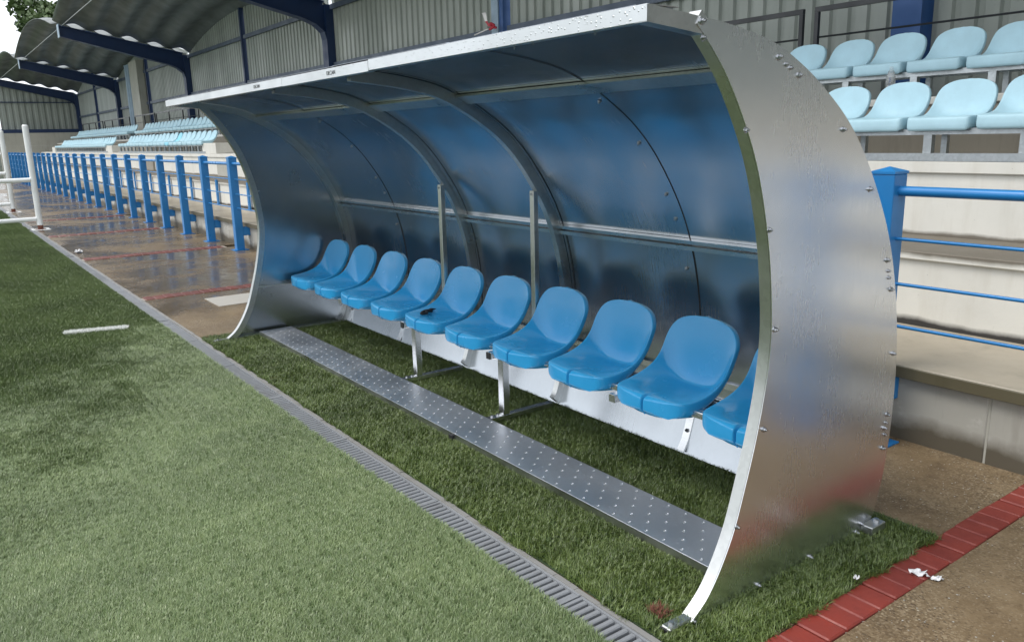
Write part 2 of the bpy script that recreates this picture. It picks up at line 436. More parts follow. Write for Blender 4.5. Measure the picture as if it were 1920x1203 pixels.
for a, b in zip(xw[:-1], xw[1:]):
    SP(MB().box(b+.006, a-.006, 2.144+.004*random.random(), 2.6, -.1, .352), 'wall_block', 'conc_wall', bevel=.005)
    SP(MB().box(b-.0055, b+.0055, 2.152, 2.5, -.1, .351), 'mortar_joint', 'conc_end')
SP(MB().box(XL, XR, 2.62, 6.1, -.1, .352), 'terrace_core', 'conc_dark')
# blue strap posts on the second riser
for k in range(9):
    x = -11.25-1.92*k
    SP(MB().box(x-.045, x+.045, 2.95, 2.98, .39, .9).box(x-.05, x+.05, 2.94, 2.984, .408, .42), 'strap_post', 'fence_blue')
for x in (-17.0, -24.4):
    SP(MB().box(x-.55, x+.55, 3.72, 3.774, .88, 1.2), 'infill_panel', 'conc_dark' if x < -20 else 'conc_end')
# concrete blocks between the seat groups
for x0, x1 in ((-31.2, -30.0), (-18.75, -17.65), (-45.6, -44.6)):
    SP(MB().box(x0, x1, 3.765, 4.61, 1.376, 1.62), 'aisle_step', 'conc_white', bevel=.008)
# cladding
def ribbed(x0, x1, y, zf0, zf1, pitch=.207, rib=.035, w_=.05):
    """trapezoidal ribbed sheet in the XZ plane facing -Y"""
    b = MB(); xs = []; 
    k0 = math.floor(x0/pitch)
    x = k0*pitch
    pts = []
    while x < x1+pitch:
        for dx, dy in ((0, 0), (w_*.35, rib), (w_+w_*.35, rib), (w_*1.7, 0)):
            xx = x+dx
            if x0 <= xx <= x1: pts.append((xx, y+dy))
        x += pitch
    pts = [(x0, y)]+pts+[(x1, y)]
    vs = []; fs = []
    for px, py in pts: vs += [(px, py, zf0(px)), (px, py, zf1(px))]
    for i in range(len(pts)-1): fs.append((2*i, 2*i+2, 2*i+3, 2*i+1))
    return b.add(vs, fs)
RISE = .67
def arc(x):
    for a, b in zip(FR[:-1], FR[1:]):
        if b <= x <= a:
            t = (x-b)/(a-b); return 4*RISE*t*(1-t)
    return 0
bays = []
for a, b in zip(FR[:-1], FR[1:]): bays += [(a, (a+b)/2), ((a+b)/2, b)]
for i, (a, b) in enumerate(bays):
    x1, x0 = a-.11, b+.11
    mt_ = 'clad_plain' if i >= 8 else 'clad'; rb = .004 if i >= 8 else .035
    pt = .207
    for z0, z1 in ((1.83, 3.25), (3.254, 4.46)):
        o = SP(ribbed(x0, x1, 6.0, lambda x: z0, lambda x: z1, pt, rb), 'cladding_panel', mt_)
    SP(ribbed(x0, x1, 6.0, lambda x: 4.464, lambda x: 4.62+arc(x), pt, rb), 'cladding_panel', mt_)
    for z in (3.245, 4.45):
        SP(MB().box(x0, x1, 5.93, 5.985, z-.05, z+.05), 'wall_girt', 'girt')
    SP(MB().box(b-.05, b+.05, 5.9, 6.06, 1.83, 4.55+arc(b+.01)) if i % 2 == 0 else MB().box(b-.14, b+.14, 5.82, 6.06, 1.83, 4.5), 'column', 'col_blue' if i in (1, 2) else 'navy')
SP(MB().box(FR[0]-.14, FR[0]+.14, 5.82, 6.06, 1.83, 4.5), 'column', 'col_blue')
SP(MB().box(-9.2-.24, -9.2-.06, 5.88, 5.99, 1.83, 5.1), 'downpipe', 'grey_blue')
for dx, r in ((0, .1), (.32, .07), (.6, .05)):
    SP(MB().cyl((-36.3+dx, 5.85, 1.83), (-36.3+dx, 5.85, 4.9), r, 10), 'downpipe', 'grey_blue', smooth=40)
SP(MB().box(-35.2, -33.8, 5.7, 5.97, 1.83, 4.9), 'column', 'conc_end')
# girders
tipY, tipT, tipB = 2.25, 5.22, 4.92
for x in FR:
    prof = [(tipY, tipT), (tipY, tipB), (5.35, 4.2), (5.6, 4.1), (5.78, 3.95), (5.82, 3.78), (5.82, 4.55)]
    g = SP(MB().prism_x(prof, x-.03, x+.03), 'girder', 'navy')
    fl = MB().add([], [])
    def bar(p, q, t, hw):
        d = Vector((0, q[0]-p[0], q[1]-p[1])).normalized(); nn = Vector((0, -d.z, d.y))*t
        a = Vector((0, *p)); b = Vector((0, *q)); vs = []
        for pt_ in (a, b):
            for sx, sn in ((-hw, 0), (hw, 0), (hw, 1), (-hw, 1)): vs.append(pt_+Vector((x+sx, 0, 0))+nn*sn)
        fl.add(vs, [(0,1,2,3),(4,7,6,5),(0,4,5,1),(1,5,6,2),(2,6,7,3),(3,7,4,0)])
    bar((tipY, tipT), (5.82, 4.55), .02, .13); bar((tipY, tipB-.02), (5.35, 4.18), .02, .13)
    bar((5.35, 4.18), (5.6, 4.08), .02, .13); bar((5.6, 4.08), (5.78, 3.93), .02, .13); bar((5.78, 3.93), (5.815, 3.78), .02, .13)
    f = fl.build('flange', 'navy', g); 
    MB().box(x-.15, x+.15, tipY-.02, tipY-.001, tipB-.04, tipT+.04).build('end_plate', 'grey_blue', g)
# roof vaults
for vi, (a, b) in enumerate(zip(FR[:-1], FR[1:])):
    x1, x0 = a-.22, b+.22; nx, ny = 26, 60
    ph = (vi % 2)*.36+.1
    vs = []; fs = []
    for j in range(ny+1):
        y = 2.08+(6.12-2.08)*j/ny
        zb = tipT+.03+(4.55-tipT)*(y-tipY)/(5.82-tipY)
        wv = .5+.5*math.cos(2*math.pi*((y-2.0)/.76+ph)); wv = wv**1.1*.11
        for i in range(nx+1):
            t = i/nx; vs.append((x0+(x1-x0)*t, y, zb+wv+4*RISE*t*(1-t)))
    for j in range(ny):
        for i in range(nx):
            o = j*(nx+1)+i; fs.append((o, o+1, o+nx+2, o+nx+1))
    o = SP(MB().add(vs, fs), 'roof_vault', 'roof', smooth=60)
    md = o.modifiers.new('solid', 'SOLIDIFY'); md.thickness = .012; md.offset = 1
    SP(MB().cyl((x0-.1, 2.32, 5.2), (x1+.1, 2.32, 5.2), .011, 6), 'tie_rod', 'galv_dull')
# end wall of the stand
ew = MB(); pts = []
for k in range(13):
    y = 2.1+k*.31
    for dy, dx in ((0, 0), (.05, -.05), (.13, -.05), (.18, 0)):
        if y+dy < 6: pts.append((-50.78+dx, y+dy))
vs = []; fs = []
for px, py in pts: vs += [(px, py, 2.6), (px, py, 5.24-(py-2.1)*.17)]
for i in range(len(pts)-1): fs.append((2*i, 2*i+1, 2*i+3, 2*i+2))
SP(ew.add(vs, fs), 'end_cladding', 'clad')
SP(MB().box(-50.86, -50.44, 2.0, 6.05, 2.41, 2.6), 'end_girt', 'navy')
SP(MB().box(-50.77, -50.7, 2.1, 5.99, 4.02, 4.07), 'end_girt', 'navy')
SP(MB().box(-50.7, -50.42, 1.85, 6.05, -.1, 1.72), 'end_parapet', 'conc_end')
SP(MB().box(-50.7, -50.42, 1.85, 6.05, 1.722, 2.408), 'end_parapet', 'conc_end')

# --- blue fence along the terrace
fence = empty('fence', 'bright blue steel fence of square posts and thin rails before the terrace', 'fence', (-12, 1.98, 0))
def FP(mb, name, mt='fence_blue', par=fence, **kw):
    o = mb.build(name, mt, par, **kw)
    if par is fence: o.location = (12, -1.98, 0)
    return o
px = [-.52+1.466*k for k in range(0, 8)]+[-.52-1.4657*k for k in range(1, 7)]+[-10.78-1.505*k for k in range(0, 25)]
pme = MB().box(-.06, .06, -.06, .06, .009, 1.385).mesh('post', 'fence_blue', None, .006, 2)
cme = MB().add([(-.0635, -.0635, 1.3852), (.0635, -.0635, 1.3852), (.0635, .0635, 1.3852), (-.0635, .0635, 1.3852), (-.0635, -.0635, 1.397), (.0635, -.0635, 1.397), (.0635, .0635, 1.397), (-.0635, .0635, 1.397), (0, 0, 1.42)],
               [(0,3,2,1),(0,1,5,4),(1,2,6,5),(2,3,7,6),(3,0,4,7),(4,5,8),(5,6,8),(6,7,8),(7,4,8)]).mesh('post_cap', 'fence_blue')
bme = MB().box(-.11, .11, -.11, .11, .001, .0088).mesh('base_plate', 'fence_blue')
wme = MB().box(-.055, .055, .0605, .165, .22, .35).mesh('wall_bracket', 'fence_blue', None, .004)
ppme = MB().cyl((0, .125, .01), (0, .125, .345), .022, 8).mesh('drain_spout', 'galv_dull', 40)
for x in px:
    p = link('post', pme, fence, (x+12, 0, 0))
    link('post_cap', cme, p); link('base_plate', bme, p); link('wall_bracket', wme, p)
xs = sorted(px, reverse=True)
def rail(z, r, sag=.0):
    b = MB().cyl((xs[0], 1.98, z), (xs[-1], 1.98, z), r, 10)
    FP(b, 'rail', smooth=40)
rail(1.304, .024); rail(1.074, .0085); rail(.853, .0085); rail(.643, .0085)

# --- dark handrails at the back of the stand
def handrail(x0, x1, lab):
    h = empty('handrail', lab, 'handrail', (x0, 5.3, 1.83), 'dark handrails behind the top row of seats')
    b = MB().box(0, x1-x0, -.02, .02, .86, .905); b.build('top_rail', 'black_rail', h)
    MB().cyl((.02, 0, .63), (x1-x0-.02, 0, .63), .009, 6).build('middle_rail', 'black_rail', h)
    nn = max(2, round((x1-x0)/2)+1)
    for k in range(nn):
        x = .02+(x1-x0-.04)*k/(nn-1); MB().box(x-.02, x+.02, -.019, .019, 0, .858).build('upright', 'black_rail', h)
handrail(-5.9, -3.336, 'black handrail section above the right end panel of the dugout')
handrail(-3.208, -.75, 'black handrail section behind the top row at upper right')
handrail(-33.2, -29.9, 'black handrail section beside the downpipes behind the top row of seats')
handrail(-29.7, -24.3, 'black handrail behind the top row just left of the dugout roof')
handrail(-39.6, -34.2, 'black handrail behind the near half of the farthest seat block')
handrail(-45.6, -40.0, 'black handrail behind the far half of the farthest seat block')

# ================================================================== SEATS
def subdivided(me, lv):
    o = bpy.data.objects.new('tmp', me); C.objects.link(o)
    md = o.modifiers.new('s', 'SUBSURF'); md.levels = lv; md.render_levels = lv
    dg = bpy.context.evaluated_depsgraph_get(); dg.update()
    r = bpy.data.meshes.new_from_object(o.evaluated_get(dg)); bpy.data.objects.remove(o); return r
def seat_mesh(name, mt, cen, edge, U, ap, groove=True, lv=2):
    bm = bmesh.new(); rows = []
    for (y, z, hw), (ye, ze) in zip(cen, edge):
        r = []
        for u in U:
            k = abs(u)**3
            r.append(bm.verts.new((u*hw, y+(ye-y)*k, z+(ze-z)*k)))
        rows.append(r)
    if groove:
        for j, a in ((0, 1.), (1, 1.), (2, .9), (3, .6), (4, .2)):
            for v in rows[j]:
                if abs(v.co.x) < .004: v.co.y += .026*a if j == 0 else .016*a; v.co.z -= .024*a
    for a, b in zip(rows[:-1], rows[1:]):
        for i in range(len(U)-1): bm.faces.new((a[i], a[i+1], b[i+1], b[i]))
    bm.normal_update()
    n_ = len(U)
    loop = rows[0][:]+[r[-1] for r in rows[1:]]+rows[-1][-2::-1]+[r[0] for r in rows[-2:0:-1]]
    inn = [rows[1][min(max(i, 1), n_-2)] for i in range(n_)]+[r[-2] for r in rows[1:-1]]+[rows[-2][n_-2]]+[rows[-2][min(max(i, 1), n_-2)] for i in range(n_-2, -1, -1)]+[r[1] for r in rows[-2:0:-1]]
    rings = [loop]
    data = []
    for v, q in zip(loop, inn):
        tt = min(1, max(0, (v.co.z-.015)/.13)); nn = (Vector((0, 0, 1))*(1-tt)+Vector((0, -.97, .22))*tt).normalized(); o = (v.co-q.co); o -= nn*o.dot(nn); o.normalize()
        data.append((v.co.copy(), nn, o))
    for kind in range(4):
        ring = []
        for (co, nn, o) in data:
            d = ap(co)
            if kind == 0: p = co+o*.005-nn*.003
            elif kind == 1: p = co+o*.008-nn*.010
            elif kind == 2: p = co+o*.010-nn*(d-.006)
            else: p = co-o*.006-nn*d
            ring.append(bm.verts.new(p))
        prev = rings[-1]; L = len(ring)
        for i in range(L):
            j = (i+1) % L; bm.faces.new((prev[i], prev[j], ring[j], ring[i]))
        rings.append(ring)
    bmesh.ops.recalc_face_normals(bm, faces=bm.faces[:])
    me = bpy.data.meshes.new(name); bm.to_mesh(me); bm.free(); me.materials.append(M[mt])
    if lv:
        me = subdivided(me, lv); me.name = name
    me.shade_smooth(); return me
CEN = [(-.002, -.007, .138), (.004, -.001, .160), (.015, .003, .179), (.034, .003, .194), (.065, .0, .204), (.12, -.010, .211), (.2, -.022, .212), (.27, -.027, .207), (.33, -.026, .202), (.346, -.018, .2), (.354, .006, .2),
       (.366, .08, .2), (.379, .165, .196), (.389, .22, .182), (.395, .255, .158), (.399, .277, .118), (.401, .287, .065)]
EDG = [(.008, -.007), (.013, -.001), (.022, .003), (.04, .004), (.07, .005), (.125, .009), (.19, .020), (.245, .040), (.285, .066), (.315, .098), (.337, .135),
       (.352, .165), (.366, .195), (.378, .228), (.389, .257), (.396, .277), (.400, .287)]
U1 = [-1, -.95, -.82, -.62, -.42, -.22, -.11, -.05, 0, .05, .11, .22, .42, .62, .82, .95, 1]
def ap1(co):
    if co.y < .08: return .066
    if co.z > .1: return .034
    return .034+.032*max(0, 1-(co.y-.08)/.2)
seat_me = seat_mesh('shell', 'seat_blue', CEN, EDG, U1, ap1, True, 2)
lip = MB()
lp = [(x, .055+.09*abs(x/.165)**4-.025*(1-abs(x/.165)**2)) for x in np.linspace(-.165, .165, 13)]
vsl = []; 
for x, y in lp: vsl += [(x, y-.03, -.062), (x, y-.014, -.088), (x, .16, -.088), (x, .16, -.062)]
fsl = []
for i in range(12):
    if i == 5 or i == 6: pass
    for j in range(4): fsl.append((4*i+j, 4*i+(j+1) % 4, 4*i+4+(j+1) % 4, 4*i+4+j))
fsl += [(0, 1, 2, 3), (51, 50, 49, 48)]
lip_me = lip.add(vsl, fsl).mesh('underside_lip', 'seat_blue', 50, .006, 2)
order = ['nearest the camera, half hidden by the right end panel', 'second', 'third', 'fourth', 'fifth', 'sixth', 'seventh', 'eighth', 'ninth', '']
for i in range(10):
    x = -.275-.5*i
    lab = {0: 'glossy blue bucket seat in dugout, nearest one, half hidden by the right end panel',
           9: 'glossy blue bucket seat in dugout, farthest one beside the left end panel',
           5: 'glossy blue bucket seat in dugout with a black strap lying on it'}.get(i, f'glossy blue bucket seat in dugout, {ORD[i]} counted from the right end panel')
    s = empty('bucket_seat', lab, 'seat', (x, .575, .49), 'blue bucket seats in the dugout')
    s.rotation_euler = (0, 0, (random.random()-.5)*.03)
    link('shell', seat_me, s); link('underside_lip', lip_me, s)
# pale grandstand seats
CEN2 = [(.0, -.012, .195), (.02, .0, .2), (.08, -.004, .203), (.2, -.016, .203), (.30, -.018, .2), (.352, .004, .199), (.372, .05, .199), (.39, .12, .196), (.405, .18, .185), (.413, .217, .16), (.418, .24, .115), (.42, .25, .06)]
EDG2 = [(.004, -.012), (.024, .0), (.09, .0), (.19, .004), (.26, .02), (.31, .055), (.345, .092), (.368, .135), (.39, .184), (.404, .217), (.414, .24), (.419, .25)]
U2 = [-1, -.9, -.65, -.35, 0, .35, .65, .9, 1]
def ap2(co): return .085 if co.y < .3 and co.z < .05 else .04
pale_me = seat_mesh('shell', 'seat_pale', CEN2, EDG2, U2, ap2, False, 1)
turq_me = pale_me.copy(); turq_me.materials[0] = M['seat_turq']
PITCH_S = .4545
rows_ = [  # far block, middle block, right block: (row, z, y, first x (near end), count, where)
    ('front', 1.675, 3.72, -30.95, 29, 'farthest block'),
    ('back', 2.115, 4.57, -31.3, 30, 'farthest block'),
    ('front', 1.675, 3.72, -18.6, 22, 'middle block'),
    ('back', 2.115, 4.57, -19.6, 23, 'middle block'),
    ('front', 1.675, 3.72, -.048, 8, 'upper right block'),
    ('back', 2.115, 4.57, -.094, 9, 'upper right block')]
for row, z, y, xn, cnt, where in rows_:
    for i in range(cnt):
        x = xn-PITCH_S*(i+.5)+(0 if cnt > 10 else .0)
        right_ = cnt < 10
        me = pale_me
        if (row == 'front' and cnt == 22 and i == 7) or (right_ and row == 'back' and i == 1): me = turq_me
        nm = ORD[i] if i else 'first'
        lab = f"{'pale' if me is pale_me else 'more turquoise'} blue seat, {nm} from {'right' if right_ else 'near'} end, {row} row, {where} of grandstand"
        s = empty('stadium_seat', lab, 'seat', (x, y, z+(random.random()-.5)*.006), 'pale blue seats in the grandstand')
        s.rotation_euler = ((random.random()-.5)*.03, 0, (random.random()-.5)*.03)
        link('shell', me, s)
    # support frame
    L = cnt*PITCH_S; name = {29: 'farthest', 30: 'farthest', 22: 'middle', 23: 'middle'}.get(cnt, 'upper right')
    fr = empty('seat_support_frame', f'galvanised steel frame carrying the {row} row of pale seats in the {name} block', 'frame', (xn, y, z-.3))
    MB().box(-L-.05, .05, .05, .11, .175, .215).build('seat_beam', 'galv_dull', fr)
    MB().box(-L-.05, .05, .28, .33, .175, .215).build('seat_beam', 'galv_dull', fr)
    nl = max(3, round(L/.566))
    if row == 'front': MB().box(-L-.1, .1, .03, .09, .0, .052).build('base_beam', 'galv_dull', fr)
    for k in range(nl+1):
        xx = -L*k/nl
        MB().box(xx-.028, xx+.028, .055, .105, .053 if row == 'front' else .016, .1745).build('leg', 'galv_dull', fr)
        MB().box(xx-.02, xx+.02, .285, .325, .0 if row == 'front' else .016, .1745).build('leg', 'galv_dull', fr)

# ================================================================== DUGOUT
L = 5.05
rear = spline([(1.06, 0.0), (1.118, .07), (1.172, .242), (1.197, .421), (1.2, .646), (1.181, .824), (1.141, 1.), (1.08, 1.171), (.989, 1.336), (.859, 1.512), (.728, 1.639), (.578, 1.74), (.456, 1.805), (.317, 1.86), (.141, 1.895), (-.02, 1.914), (-.217, 1.932)], 141)
front = spline([(0.0, 0.0), (.115, .09), (.216, .253), (.285, .449), (.335, .628), (.368, .80), (.378, .955), (.36, 1.136), (.328, 1.295), (.269, 1.481), (.195, 1.626), (.102, 1.762), (.016, 1.853), (-.035, 1.895)], 121)
def zcut(path, z0, z1):            # part of the rear path between two heights on the lower branch
    return path[(path[:, 1] >= z0) & (path[:, 1] <= z1)]
def offset(P, t):
    T = np.gradient(P, axis=0); T /= np.linalg.norm(T, axis=1)[:, None]
    return P+np.stack([-T[:, 1], T[:, 0]], 1)*t
dug = empty('dugout_shelter', 'curved galvanised steel team dugout with open front standing on green turf', 'dugout', (-2.5, .5, 0))
def DP(mb, name, mt, par=None, **kw):
    o = mb.build(name, mt, par or dug, **kw)
    if par is None: o.location = (2.5, -.5, 0)
    return o
def side_panel(x0, x1):
    rr = rear[rear[:, 0] >= -.03]; rr = spline(rr, 121); ff = spline(front, 121)
    ff[-1] = (-.03, 1.893); vs = []
    for a, b in zip(ff, rr): vs += [(x0, a[0], a[1]), (x0, b[0], b[1]), (x1, a[0], a[1]), (x1, b[0], b[1])]
    fs = []
    for i in range(120):
        o = 4*i; fs += [(o, o+1, o+5, o+4), (o+2, o+6, o+7, o+3), (o, o+4, o+6, o+2), (o+1, o+3, o+7, o+5)]
    fs += [(0, 2, 3, 1), (480, 481, 483, 482)]
    return MB().add(vs, fs)
near = DP(side_panel(.0005, .0035), 'side_panel', 'galv_panel', smooth=30)
near['label'] = 'brushed galvanised right end panel with bolts along its curved edges'
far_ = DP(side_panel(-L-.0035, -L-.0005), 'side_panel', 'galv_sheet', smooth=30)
# frame tubes
for x0, x1 in ((-.045, 0), (-L, -L+.045)):
    DP(MB().strip(front[1:], x0+.0008, x1-.0008, -.045), 'front_tube', 'galv_frame', smooth=40)
    DP(MB().strip(rear, x0, x1, .045), 'rear_tube', 'galv_frame', smooth=40)
    DP(MB().strip(np.array([(-.072, -.018), (1.04, -.018)]), x0+.0016, x1-.0016, .042), 'sill_tube', 'galv_frame', bevel=.004)
    DP(MB().box(x0+.003, x1-.003, -.080, -.0725, -.016, .022), 'end_cap', 'rubber', bevel=.002)
    DP(MB().cyl((x0+.022, -.045, .024), (x0+.022, -.045, .034), .009, 6), 'bolt', 'steel_bolt')
    xo = .004 if x1 == 0 else -L-.059
    fb = DP(MB().box(xo, xo+.05, 1.03, 1.13, .014, .048), 'foot_bracket', 'galv_frame', bevel=.003)
    MB().cyl((xo+.025, 1.1, .048), (xo+.025, 1.1, .06), .011, 6).build('bolt', 'steel_bolt', fb)
bolt_me = MB().cyl((0, 0, 0), (.003, 0, 0), .0125, 14).cyl((.003, 0, 0), (.011, 0, 0), .0085, 6).cyl((.011, 0, 0), (.017, 0, 0), .0048, 8).mesh('bolt', 'steel_bolt', 35)
BO = [(-.010, 1.9), (-.006, 1.856), (.198, 1.604), (.336, 1.292), (.394, .957), (.361, .613), (.239, .292), (.038, .014), (.377, .02), (.692, .02), (1.004, .02), (1.03, .05), (1.147, .43), (1.147, .345), (1.063, 1.117),
      (1.108, 1.0), (1.165, .736), (1.161, .484), (.344, 1.818), (.449, 1.768), (.714, 1.599), (.907, 1.389)]
for y, z in BO:
    link('bolt', bolt_me, near, (.0036, y, z), (random.random()*6, 0, 0), (.85, .8, .8))
for y, z in [(1.077, 1.075), (1.085, 1.048), (.38, 1.798), (.405, 1.789), (1.157, .45), (1.155, .40)]:
    link('bolt', bolt_me, near, (.0036, y, z), (random.random()*6, 0, 0), (.6, .6, .6))
DP(MB().strip(np.array([(.29, .412), (1.15, .412)]), -L+.0006, -L+.012, .012), 'sheet_joint', 'galv_frame')
link('footplate_ring', MB().add([], []).cyl((0, 0, 0), (.0012, 0, 0), .03, 20).mesh('footplate_ring', 'galv_sheet', 30), far_, (-L+.0, .71, .11))
# outer sheets, per one-metre bay
cuts = [-.0455, -1.0, -2.0, -3.0, -4.0, -L+.0455]
iR1 = int(np.argmin(np.abs(rear[:, 1]-1.815)+np.where(rear[:, 0] > .8, 9, 0)))
def seg(z0, z1, top=False):
    lo = int(np.argmin(np.abs(rear[:, 1]-z0)+np.where(rear[:, 0] < .1, 9, 0)))
    hi = iR1 if top else int(np.argmin(np.abs(rear[:, 1]-z1)))
    return rear[lo:hi+1]
sk, lb, ub, rf = spline([(1.088, .02), (1.112, .08), (1.15, .2), (1.178, .3), (1.196, .42)], 24), seg(.40, 1.09), rear[int(np.argmin(np.abs(rear[:, 1]-1.07))):iR1+2], rear[iR1-1:]
for i, (a, b) in enumerate(zip(cuts[:-1], cuts[1:])):
    e = .0012*(i % 2)
    for P, nm, d in ((sk, 'skirting_sheet', .0), (lb, 'back_sheet', .0016), (ub, 'back_sheet', .0), (rf, 'roof_sheet', .0016)):
        DP(MB().strip(offset(P, -d-e), b-.012, a+.012 if i else a, -.0012), nm, 'galv_sheet', smooth=30)
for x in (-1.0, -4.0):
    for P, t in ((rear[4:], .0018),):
        DP(MB().strip(P, x-.0028, x+.0028, t), 'seam_shadow_strip', 'rubber', smooth=30)  # dark strip standing in for the shadow gap where sheets overlap
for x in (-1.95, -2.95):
    DP(MB().strip(rear[4:], x-.002, x+.002, .0018), 'seam_shadow_strip', 'rubber', smooth=30)  # shadow line of the seam beside each rib, likewise a dark strip
for x in (-2.0, -3.0):
    rb = DP(MB().strip(rear[2:137], x-.02, x+.02, .055), 'rib', 'galv_frame', smooth=30)
    DP(MB().box(x-.018, x+.018, .92, .955, .45, 1.305), 'upright', 'galv_frame', bevel=.003)
    q = link('bolt', bolt_me, dug, (x+2.5, .919-.5, 1.285), (0, 0, -math.pi/2), (.6, .6, .6))
# inside bolts on seams
for x in (-1.06, -4.06):
    for z in (1.74, 1.56, 1.32, 1.2, .95):
        k_ = int(np.argmin(np.abs(rear[:, 1]-z))); T = rear[k_+1]-rear[k_-1]; ang = math.atan2(T[0], -T[1])
        o = link('bolt', bolt_me, dug); nrm = Vector((0, -T[1], T[0])).normalized()
        o.rotation_euler = nrm.to_track_quat('X', 'Z').to_euler(); o.location = (x+2.5, rear[k_][0]-.5+nrm.y*.001, z+nrm.z*.001); o.scale = (.6, .8, .8)
# longitudinal bars
def bar_between(z0, z1, t, nm, mt, top=False):
    if top:
        i0 = int(np.argmin(np.abs(rear[:, 0]-z0)+np.where(rear[:, 1] < 1.5, 9, 0))); i1 = int(np.argmin(np.abs(rear[:, 0]-z1)+np.where(rear[:, 1] < 1.5, 9, 0)))
        P = spline(rear[min(i0, i1):max(i0, i1)+1], 5)
    else:
        i0 = int(np.argmin(np.abs(rear[:, 1]-z0))); P = spline(np.array([np.array([np.interp(z, rear[:100, 1], rear[:100, 0]), z]) for z in np.linspace(z0, z1, 5)]), 5)
    for a, b in ((-.046, -1.979), (-2.021, -2.979), (-3.021, -L+.046)):
        DP(MB().strip(offset(P, .002), b, a, t), nm, mt, smooth=30)
bar_between(.50, .44, .012, 'purlin', 'galv_frame', True)
bar_between(1.06, 1.082, .028, 'waist_rail', 'alu'); bar_between(1.09, 1.108, .022, 'waist_rail', 'alu')
bar_between(.385, .415, .02, 'waist_rail', 'alu')
# front gutter edge
for a, b, dz in ((.0, -1.63, .0), (-1.634, -2.64, -.004), (-2.644, -5.1, -.003)):
    fa = DP(MB().box(b, a, -.222, -.2185, 1.888+dz, 1.932+dz).box(b, a, -.2184, -.19, 1.888+dz, 1.8905+dz).box(b, a, -.2184, -.1, 1.9295+dz, 1.932+dz), 'fascia', 'galv_edge', bevel=.001)
    for tx in ((-2.015,) if b == -2.64 else (-3.03,) if b == -5.1 else ()):
        cu = bpy.data.curves.new('lettering', 'FONT'); cu.body = 'DECAN'; cu.size = .0265; cu.align_x = 'CENTER'; cu.align_y = 'CENTER'; cu.extrude = .0003
        t_ = bpy.data.objects.new('tmp', cu); C.objects.link(t_)
        dg = bpy.context.evaluated_depsgraph_get(); me = bpy.data.meshes.new_from_object(t_.evaluated_get(dg)); bpy.data.objects.remove(t_)
        me.materials.clear(); me.materials.append(M['ink'])
        link('lettering', me, fa, (tx, -.2226, 1.91+dz), (math.pi/2, 0, 0), (1.1, 1.0, 1))
# drips hanging at the gutter
dr = MB()
for k in range(26):
    x = -4.2-random.random()*.9 if k < 14 else -random.random()*5
    dr.cyl((x, -.2, 1.888), (x, -.2, 1.881), .002, 6, .0038).cyl((x, -.2, 1.881), (x, -.2, 1.877), .0038, 6, .001)
dro = dr.build('water_drops', 'clear'); dro['kind'] = 'stuff'; tag(dro, 'water drops hanging under the front edge of the dugout roof', 'water drops')

# --- tread plate
tp = empty('tread_plate', 'long galvanised foot plate with raised dimples along the dugout floor', 'foot plate', (-2.5, .43, 0))
def TP(mb, nm, mt, **kw):
    o = mb.build(nm, mt, tp, **kw); o.location = (2.5, -.43, 0); return o
X0, X1 = -4.985, -.065
TP(MB().box(X0, X1, .292, .568, .047, .051), 'plate', 'galv_tread', bevel=.001)
TP(MB().box(X0, X1, .289, .2918, .004, .051), 'front_flange', 'galv_frame')
TP(MB().box(X0, X1, .5682, .571, .004, .05), 'rear_flange', 'galv_frame')
dm = MB(); x = X0+.03; q = 0
while x < X1-.02:
    for y in ((.315, .43, .545) if q % 2 == 0 else (.3725, .4875)):
        xx = x+(random.random()-.5)*.002; vs = []; fs = []; nn = 10
        for r, h in ((.0085, 0), (.0065, .0012), (.0045, .0013), (.003, -.001)):
            for j in range(nn): t = 2*math.pi*j/nn; vs.append((xx+math.cos(t)*r, y+math.sin(t)*r, .051+h))
        for rr_ in range(3):
            for j in range(nn): fs.append((rr_*nn+j, rr_*nn+(j+1) % nn, (rr_+1)*nn+(j+1) % nn, (rr_+1)*nn+j))
        dm.add(vs, fs)
    x += .0475; q += 1
o = TP(dm, 'dimples', 'galv_tread', smooth=40); o['kind'] = 'stuff'
TP(MB().box(-1.935, -1.895, .276, .2885, .012, .044), 'end_clip', 'rubber', bevel=.002)
for x in (X0+.03, -1.9, -3.4, X1-.03):
    TP(MB().cyl((x, .303, .0511), (x, .303, .055), .007, 6), 'bolt', 'steel_bolt')

# --- bench frame
be = empty('bench_frame', 'aluminium bench frame under the row of blue dugout seats', 'bench', (-2.5, .7, 0))
def BP(mb, nm, mt='alu', **kw):
    o = mb.build(nm, mt, be, **kw); o.location = (2.5, -.7, 0); return o
for y in (.655, .715, .775, .835):
    b = MB().box(-L+.05, -.05, y, y+.05, .434, .457)
    for k in range(2): b.box(-L+.05, -.05, y+.006+.024*k, y+.02+.024*k, .457, .461)
    BP(b, 'seat_rail')
for x in (-1.985, -2.985):
    BP(MB().box(x-.02, x+.02, .59, 1.12, .393, .4335), 'cross_tube', bevel=.002)
    BP(MB().box(x-.019, x+.019, .583, .5895, .394, .4325), 'end_cap', 'rubber', bevel=.002)
    BP(MB().box(x-.024, x+.024, .665, .71, .0502, .3925), 'leg', bevel=.003)
    BP(MB().box(x-.022, x+.022, .56, 1.03, .022, .05), 'floor_bar', bevel=.003)
    for y in (.6, .64):
        BP(MB().cyl((x, y, .05), (x, y, .06), .009, 6), 'bolt', 'steel_bolt')
